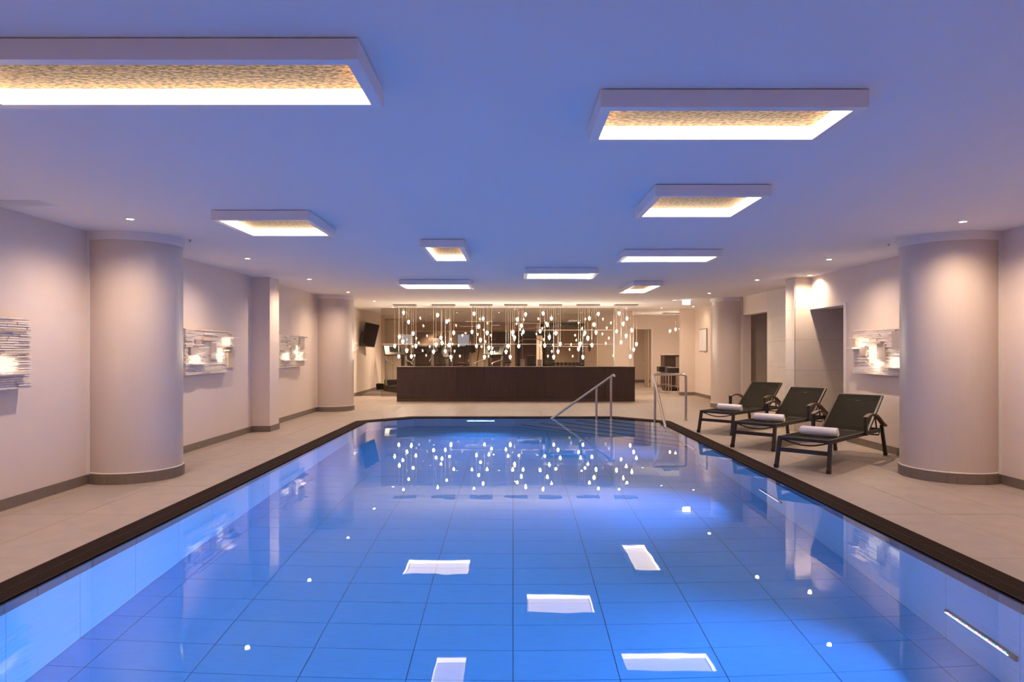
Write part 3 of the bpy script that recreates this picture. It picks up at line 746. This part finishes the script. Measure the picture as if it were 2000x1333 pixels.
# ------------------------------------------------------------------ lit stone wall sculptures
def sculpture(loc, rz, label, plates, glows, ledges, seed, L=1.65, Hh=.67):
    """local x along the wall (left to right as seen), -y out of the wall, z up"""
    rnd = random.Random(seed)
    t = thing('wall_sculpture', label, 'wall sculpture', loc, rz, 'lit stone relief panels on the walls')
    MB().box(.06, L-.06, -.05, 0, .05, Hh-.05).build('mount', M['plate'], t)
    MB().box(0, L, -.09, -.05, 0, Hh).build('backing_panel', M['stone'], t)
    m = MB(); rows = 30; rh = Hh/rows
    for r in range(rows):
        x = 0.0; z0 = r*rh
        while x < L-.01:
            wd_ = min(rnd.uniform(.12, .5), L-x); dpt = rnd.uniform(.008, .035); zc = z0+rh/2; xc = x+wd_/2
            glow_here = any(a < xc < c and d < zc < e for a, c, d, e in glows)
            if not glow_here or rnd.random() < .30:
                n_ = max(2, int(wd_/.05)); vs_ = []; fs = []
                for k in range(n_+1):
                    xx = x+wd_*k/n_; j1 = rnd.uniform(-.0016, .0016); dd = dpt+rnd.uniform(-.002, .002)
                    vs_ += [(xx, -.09, z0+.002), (xx, -.09-dd, z0+.003+j1), (xx, -.09-dd, z0+rh-.003+j1), (xx, -.09, z0+rh-.001)]
                for k in range(n_): fs += [(k*4+e, k*4+4+e, k*4+5+e, k*4+1+e) for e in range(3)]
                fs += [(0, 1, 2, 3), tuple(n_*4+e for e in (3, 2, 1, 0))]
                m.add(vs_, fs)
            x += wd_
    m.build('stone_strips', M['stone'], t, kind='stuff')
    for a, c, d, e, mt, dp in plates: MB().bevbox(a, c, -.09-dp, -.088, d, e, .003).build('plate', M[mt], t)
    for a, c, d, e in glows:
        MB().box(a, c, -.102, -.090, d, e).build('lit_stone_patch', M['glow'], t, label='glowing patch in place of lamplight on the stone')  # emissive patch imitates hidden spots shining on the stone strips
    for a, c, d, e in glows: lamp('sculpture_fill', 'POINT', t, ((a+c)/2, -.165, (d+e)/2), (0,0,0), .7, (1.0, .82, .58), shadow_soft_size=.03).data.cycles.use_multiple_importance_sampling = False  # added fill lights floating before the patches to brighten the strips
    for a, c, z, dp in ledges: MB().bevbox(a, c, -.09-dp, -.088, z-.009, z+.009, .002).build('ledge', M['stone'], t)
    return t
pl = [(.11, .36, .29, .40, 'plate', .05), (.78, .96, .21, .47, 'plate', .045), (1.40, 1.64, .07, .32, 'plate2', .05), (.50, .85, .50, .55, 'plate2', .06), (.30, .46, .45, .52, 'plate', .03)]
gw = [(.15, .50, .17, .27), (1.10, 1.25, .17, .38), (1.26, 1.56, .44, .55)]
lg = [(1.20, 1.66, .57, .13), (1.20, 1.68, .42, .15), (.10, .60, .155, .08), (.55, .9, .60, .05), (1.30, 1.62, .355, .11)]
mir = lambda A: [(1.65-q[1], 1.65-q[0], *q[2:]) for q in A]
pl3 = [(.08, .50, .53, .55, 'plate', .04), (.05, .40, .32, .34, 'plate', .04), (.65, .90, .18, .46, 'plate', .045), (1.20, 1.50, .38, .62, 'plate', .05), (.45, .66, .41, .47, 'plate2', .04)]
gw3 = [(.16, .60, .16, .29), (.93, 1.15, .17, .45), (1.22, 1.40, .15, .22)]
lg3 = [(.08, .60, .145, .08), (1.20, 1.66, .30, .12), (1.10, 1.60, .135, .12), (1.5, 1.62, .64, .12)]
plR = [(.24, .42, .27, .40, 'plate', .04), (.74, .96, .22, .45, 'plate', .045), (1.14, 1.40, .37, .62, 'plate', .05), (.05, .12, .40, .56, 'plate2', .04)]
gwR = [(.46, .72, .17, .46), (.12, .44, .42, .53), (.60, .82, .13, .17), (1.02, 1.40, .13, .25)]
lgR = [(.02, .46, .55, .10), (-.04, .22, .39, .15), (.35, .9, .48, .08), (.98, 1.60, .115, .07)]
sculpture((XL, 4.92, 1.13), PI/2, 'lit stone relief panel at the left picture edge, nearest', mir(pl3), mir(gw3), mir(lg3), 1)
sculpture((XL, 9.66, 1.13), PI/2, 'lit stone relief panel between the near left column and the pilaster', pl, gw, lg, 2)
sculpture((XL, 13.60, 1.13), PI/2, 'lit stone relief panel between the pilaster and the far left column', pl3, gw3, lg3, 3)
sculpture((XL2, 19.7, 1.13), PI/2, 'lit stone relief panel half hidden behind the far left column', pl, gw, lg, 4)
sculpture((XR, 10.72, 1.13), -PI/2, 'lit stone relief panel on the right wall above the nearest lounger', plR, gwR, lgR, 5)
sculpture((XR, 5.2, 1.13), -PI/2, 'lit stone relief panel on the right wall nearer than the column', plR, gwR, lgR, 6)

# ------------------------------------------------------------------ wall television
t = thing('television', 'black flat television tilted down from the left wall before the counter', 'television', (XL2, 23.0, 1.98), 0)
mt = Matrix.Rotation(math.radians(13), 4, 'Y')
off = Matrix.Translation((.27, 0, 0)) @ mt @ Matrix.Rotation(math.radians(-8), 4, 'Z')
MB().bevbox(-.05, 0, -.66, .66, -.40, .40, .01, off).build('casing', M['black'], t)
MB().box(0, .006, -.63, .63, -.365, .37, off).build('screen', M['screen'], t)
MB().box(.0, .14, -.12, .12, -.10, .10).build('wall_bracket', M['dark'], t); MB().box(.10, .25, -.04, .04, -.04, .04).build('bracket_arm', M['dark'], t)

# ------------------------------------------------------------------ framed notice
t = thing('framed_notice', 'white framed notice board on the far right wall', 'notice board', (XR3, 21.3, 1.43))
MB().box(-.03, 0, -.42, .42, 0, .72).build('frame', M['grey'], t)
MB().box(-.036, -.029, -.39, -.01, .03, .69).box(-.036, -.029, .01, .39, .03, .69).build('sheet', M['paper'], t)
MB().box(-.05, -.03, -.40, -.28, -.03, 0).build('handle', M['steel'], t)

# ------------------------------------------------------------------ back doorway and door
t = thing('door_leaf', 'beige door leaf with lever handle standing open in the back doorway', 'door', (5.40, YB+.20, 0), 0)
MB().bevbox(-.025, .025, .0, .70, .01, 2.28, .004).build('panel', M['doorw'], t)
MB().tube([(-.025, .62, 1.05), (-.085, .62, 1.05), (-.085, .50, 1.05)], .010, 8).build('handle', M['steel'], t, True)
struct('door_1', MB().box(4.69, 4.76, YB-.03, YB+.22, 0, 2.30).box(5.46, 5.54, YB-.03, YB+.22, 0, 2.30).box(4.69, 5.54, YB-.03, YB+.22, 2.30, 2.36), M['cap'])

# ------------------------------------------------------------------ bar cabinet and stools
t = thing('bar_cabinet', 'tall dark brown bar cabinet standing behind the stools', 'cabinet', (5.98, 25.0, 0))
MB().bevbox(-.50, .70, -.30, .35, .08, 1.28, .006).build('body', M['gymdark'], t)
MB().box(-.47, .66, -.27, .3, 0, .08).build('plinth', M['black'], t)
MB().bevbox(-.54, .74, -.34, .38, 1.28, 1.32, .005).build('top', M['plate'], t)
for s, e in ((-.48, -.12), (-.10, .28), (.30, .68)):
    d = MB().bevbox(s, e, -.318, -.30, .12, 1.24, .003).build('door', M['plate'] if s > -.2 else M['gymdark'], t)
    MB().tube([(e-.05, -.34, .6), (e-.05, -.34, .85)], .007, 8).build('handle', M['steel'], d)
def stool(x, y, label, rz=0, w_=.46):
    t = thing('bar_stool', label, 'bar stool', (x, y, 0), rz, 'bar stools')
    MB().bevbox(-w_/2, w_/2, -.21, .21, .72, .90, .015).build('seat', M['leather'], t)
    for sx in (-1, 1):
        for sy in (-1, 1): MB().rect_bar((sx*(w_/2-.03), sy*.18, 0), (sx*(w_/2-.03), sy*.18, .72), .022, .022, side=(1,0,0)).build('leg', M['steel'], t)
    for sx in (-1, 1): MB().rect_bar((sx*(w_/2-.03), -.18, .28), (sx*(w_/2-.03), .18, .28), .016, .016).build('footrest', M['steel'], t)
    for sy in (-1, 1): MB().rect_bar((-w_/2+.03, sy*.18, .28), (w_/2-.03, sy*.18, .28), .016, .016).build('footrest', M['steel'], t)
stool(5.32, 24.0, 'dark bar stool left of the other, partly behind the handrail')
stool(5.36, 22.86, 'dark bar stool closest to the far right wall end')

# ------------------------------------------------------------------ gym machines (seen through the glass)
def treadmill(x, y, rz, label):
    t = thing('treadmill', label, 'treadmill', (x, y, .008), rz, 'treadmills in the gym')
    MB().bevbox(-.42, .42, -.9, .9, 0, .22, .02).build('deck', M['dark'], t); MB().box(-.27, .27, -.85, .6, .221, .226).build('belt', M['black'], t)
    for s in (-1, 1):
        MB().rect_bar((s*.40, .62, .2), (s*.38, .82, 1.32), .06, .09, side=(1,0,0)).build('upright', M['grey'], t)
        MB().tube([(s*.38, .80, 1.12), (s*.37, .15, 1.02), (s*.37, .05, .96)], .022, 8).build('handrail', M['grey'], t, True)
    mtx = Matrix.Translation((0, .82, 1.36)) @ Matrix.Rotation(math.radians(-28), 4, 'X')
    MB().bevbox(-.42, .42, -.04, .04, -.10, .30, .02, mtx).build('console', M['black'], t)
    MB().box(-.22, .22, -.046, -.040, .02, .25, mtx).build('display', M['screen'], t)
    MB().bevbox(-.40, .40, .58, .92, .2, .40, .03).build('motor_cover', M['dark'], t)
def elliptical(x, y, rz, label):
    t = thing('elliptical_trainer', label, 'elliptical trainer', (x, y, .008), rz, 'elliptical trainers in the gym')
    MB().rect_bar((0, -.75, .06), (0, .75, .06), .10, .10).rect_bar((-.3, -.72, .04), (.3, -.72, .04), .08, .06).rect_bar((-.3, .72, .04), (.3, .72, .04), .08, .06).build('base_frame', M['grey'], t)
    MB().lathe([(.02, -.09), (.34, -.09), (.36, -.06), (.36, .06), (.34, .09), (.02, .09)], 24).build('flywheel_cover', M['dark'], t, True)
    t.children[-1].rotation_euler = (0, PI/2, 0); t.children[-1].location = (0, .45, .48)
    MB().rect_bar((0, .35, .3), (0, .45, 1.45), .08, .10).build('mast', M['grey'], t)
    for s in (-1, 1):
        MB().tube([(s*.22, .40, .55), (s*.26, .30, 1.1), (s*.27, .12, 1.45), (s*.24, .0, 1.68)], .02, 8).build('arm_lever', M['black'], t, True)
        MB().rect_bar((s*.16, .35, .40 + s*.12), (s*.16, -.65, .22), .05, .05).build('pedal_arm', M['grey'], t)
        MB().bevbox(s*.16-.08, s*.16+.08, -.35, .02, .34+s*.06, .39+s*.06, .01).build('pedal', M['black'], t)
    mtx = Matrix.Translation((0, .42, 1.50)) @ Matrix.Rotation(math.radians(-30), 4, 'X')
    MB().bevbox(-.20, .20, -.03, .03, -.14, .16, .02, mtx).build('console', M['black'], t)
def bike(x, y, rz, label):
    t = thing('exercise_bike', label, 'exercise bike', (x, y, .008), rz, 'exercise bikes in the gym')
    MB().rect_bar((0, -.5, .05), (0, .5, .05), .08, .08).rect_bar((-.25, -.5, .04), (.25, -.5, .04), .06, .06).rect_bar((-.25, .5, .04), (.25, .5, .04), .06, .06).build('base_frame', M['grey'], t)
    MB().bevbox(-.10, .10, -.10, .45, .1, .68, .05).build('housing', M['dark'], t)
    MB().rect_bar((0, -.1, .3), (0, -.32, .98), .05, .05).build('seat_post', M['grey'], t)
    MB().bevbox(-.12, .12, -.46, -.20, .97, 1.04, .03).build('saddle', M['leather'], t)
    MB().rect_bar((0, .25, .5), (0, .42, 1.22), .06, .06).build('handle_post', M['grey'], t)
    MB().tube([(-.22, .12, 1.2), (-.2, .38, 1.18), (.2, .38, 1.18), (.22, .12, 1.2)], .016, 8).build('handlebar', M['black'], t, True)
    mtx = Matrix.Translation((0, .45, 1.28)) @ Matrix.Rotation(math.radians(-30), 4, 'X')
    MB().bevbox(-.16, .16, -.03, .03, -.08, .16, .015, mtx).build('console', M['black'], t)
    for s in (-1, 1): MB().rect_bar((s*.11, .1, .35), (s*.13, .1+.12*s, .22), .02, .03).build('crank', M['steel'], t); 
treadmill(-3.9, 24.2, .5, 'treadmill behind the left end of the counter')
treadmill(-5.6, 26.0, .5, 'treadmill deep in the gym at the far left')
elliptical(-2.35, 25.2, .3, 'elliptical trainer behind the second pendant cluster from the left')
elliptical(-1.55, 26.4, .3, 'elliptical trainer deeper in the gym, left of the gym middle')
elliptical(-3.15, 27.4, .3, 'elliptical trainer deeper in the gym behind the counter left part')
treadmill(-1.1, 24.2, -.5, 'treadmill turned towards the middle pendant clusters')
bike(-2.0, 23.4, .9, 'exercise bike close behind the glass, left of the middle')
bike(-.5, 25.6, 2.2, 'exercise bike beside the pale gym pillar')
treadmill(-2.3, 29.4, 0, 'treadmill in front of the gym mirror'); treadmill(-4.0, 29.6, 0, 'treadmill at the left part of the gym mirror')
# cable machine
t = thing('cable_machine', 'cable weight machine standing right of the gym pillar', 'weight machine', (.72, 27.2, .008), 0)
for s in (-1, 1):
    MB().rect_bar((s*.50, 0, 0), (s*.50, 0, 2.15), .09, .12).build('upright', M['dark'], t)
    MB().bevbox(s*.34-.09, s*.34+.09, -.06, .06, .1, 1.1, .01).build('weight_stack', M['grey'], t)
    MB().tube([(s*.34, -.02, 1.1), (s*.34, -.02, 2.05)], .012, 8).build('guide_rod', M['steel'], t)
MB().bevbox(-.56, .56, -.08, .08, 2.05, 2.22, .02).build('crossbeam', M['black'], t)
MB().bevbox(-.25, .25, -.60, -.15, .42, .50, .02).build('seat', M['leather'], t); MB().bevbox(-.16, .16, -.16, -.08, .55, 1.25, .02).build('back_pad', M['leather'], t)
MB().tube([(-.55, -.25, 1.75), (-.3, -.25, 1.9), (.3, -.25, 1.9), (.55, -.25, 1.75)], .016, 8).build('pull_bar', M['steel'], t, True)
MB().box(-.5, .5, -.65, .3, 0, .06).build('base', M['dark'], t)
# power rack
t = thing('power_rack', 'tall black power rack in the right half of the gym', 'rack', (1.95, 25.6, .008), 0)
for sx, sy in ((-1, -1), (1, -1), (-1, 1), (1, 1)):
    MB().rect_bar((sx*.62, sy*.5, 0), (sx*.62, sy*.5, 2.42), .10, .10).build('upright', M['black'], t)
MB().box(-.95, .72, -.55, -.45, 2.36, 2.46).box(-.72, .72, .45, .55, 2.36, 2.46).box(-.67, -.57, -.5, .5, 2.36, 2.46).box(.57, .67, -.5, .5, 2.36, 2.46).build('top_frame', M['black'], t)
MB().box(-.95, -.85, -.55, -.45, 2.18, 2.40).build('hook', M['black'], t)
MB().tube([(-1.0, -.58, 1.6), (1.0, -.58, 1.6)], .014, 8).build('barbell', M['steel'], t, True)
for s in (-1, 1): MB().lathe([(.02, -.03), (.18, -.03), (.18, .03), (.02, .03)], 24).build('weight_plate', M['black'], t); t.children[-1].rotation_euler = (0, PI/2, 0); t.children[-1].location = (s*.85, -.58, 1.6)
# dumbbell rack with dumbbells
t = thing('dumbbell_rack', 'sloping rack for dumbbells behind the right part of the counter', 'rack', (1.75, 23.6, .008), 0)
for s in (-1, 1): MB().rect_bar((s*.62, .12, 0), (s*.62, -.02, .98), .06, .10).rect_bar((s*.62, .35, 0), (s*.62, -.02, .98), .05, .05).build('side_frame', M['dark'], t)
for zc in (.35, .64, .93): MB().box(-.62, .62, -.10, .14, zc-.02, zc).build('shelf', M['dark'], t)
db = None
for r, zc in enumerate((.938, .648, .358)):
    for k in range(8):
        if db is None:
            db = thing('dumbbell', '', 'dumbbell', (0,0,0), 0, 'dumbbells on the gym rack')
            MB().tube([(0, -.09, 0), (0, .09, 0)], .016, 8).build('grip', M['steel'], db, True)
            for s in (-1, 1):
                h_ = MB().tube([(0, s*.05, 0), (0, s*.06, 0), (0, s*.13, 0), (0, s*.14, 0)], [.05, .060, .060, .05], 14); h_.build('head', M['black'], db, True)
            o = db
        else: o = copy_tree(db)
        o.location = (1.75-.4795+k*.137, 23.61, zc+.068); o['label'] = 'black dumbbell, %s from the left in the %s row of the gym rack' % (('first','second','third','fourth','fifth','sixth','seventh','eighth')[k], ('top','middle','bottom')[r])
        o['group'] = ('dumbbells, top row', 'dumbbells, middle row', 'dumbbells, bottom row')[r]
# wall poster / wall screen panel in the gym
t = thing('wall_display', 'pale violet display panel on the gym back wall', 'display', (-2.7, YG-.13, 1.35)); MB().bevbox(-.0, .62, -.02, .02, 0, .9, .01).build('casing', M['grey'], t); MB().box(.04, .58, -.026, -.020, .04, .86).build('screen', M['gymlight'], t)
t = thing('wall_window', 'small bright striped blind panel on the gym wall at far left', 'window', (-4.7, 27.9, 1.70))
MB().box(0, .62, -.02, .02, 0, .42).build('frame', M['paper'], t)
for k in range(5): MB().box(.03, .59, -.03, -.02, .03+k*.078, .08+k*.078).build('slat', M['gymlight'], t)
MB().box(.26, .36, .0, .04, -1.70, 0).build('stand', M['grey'], t)
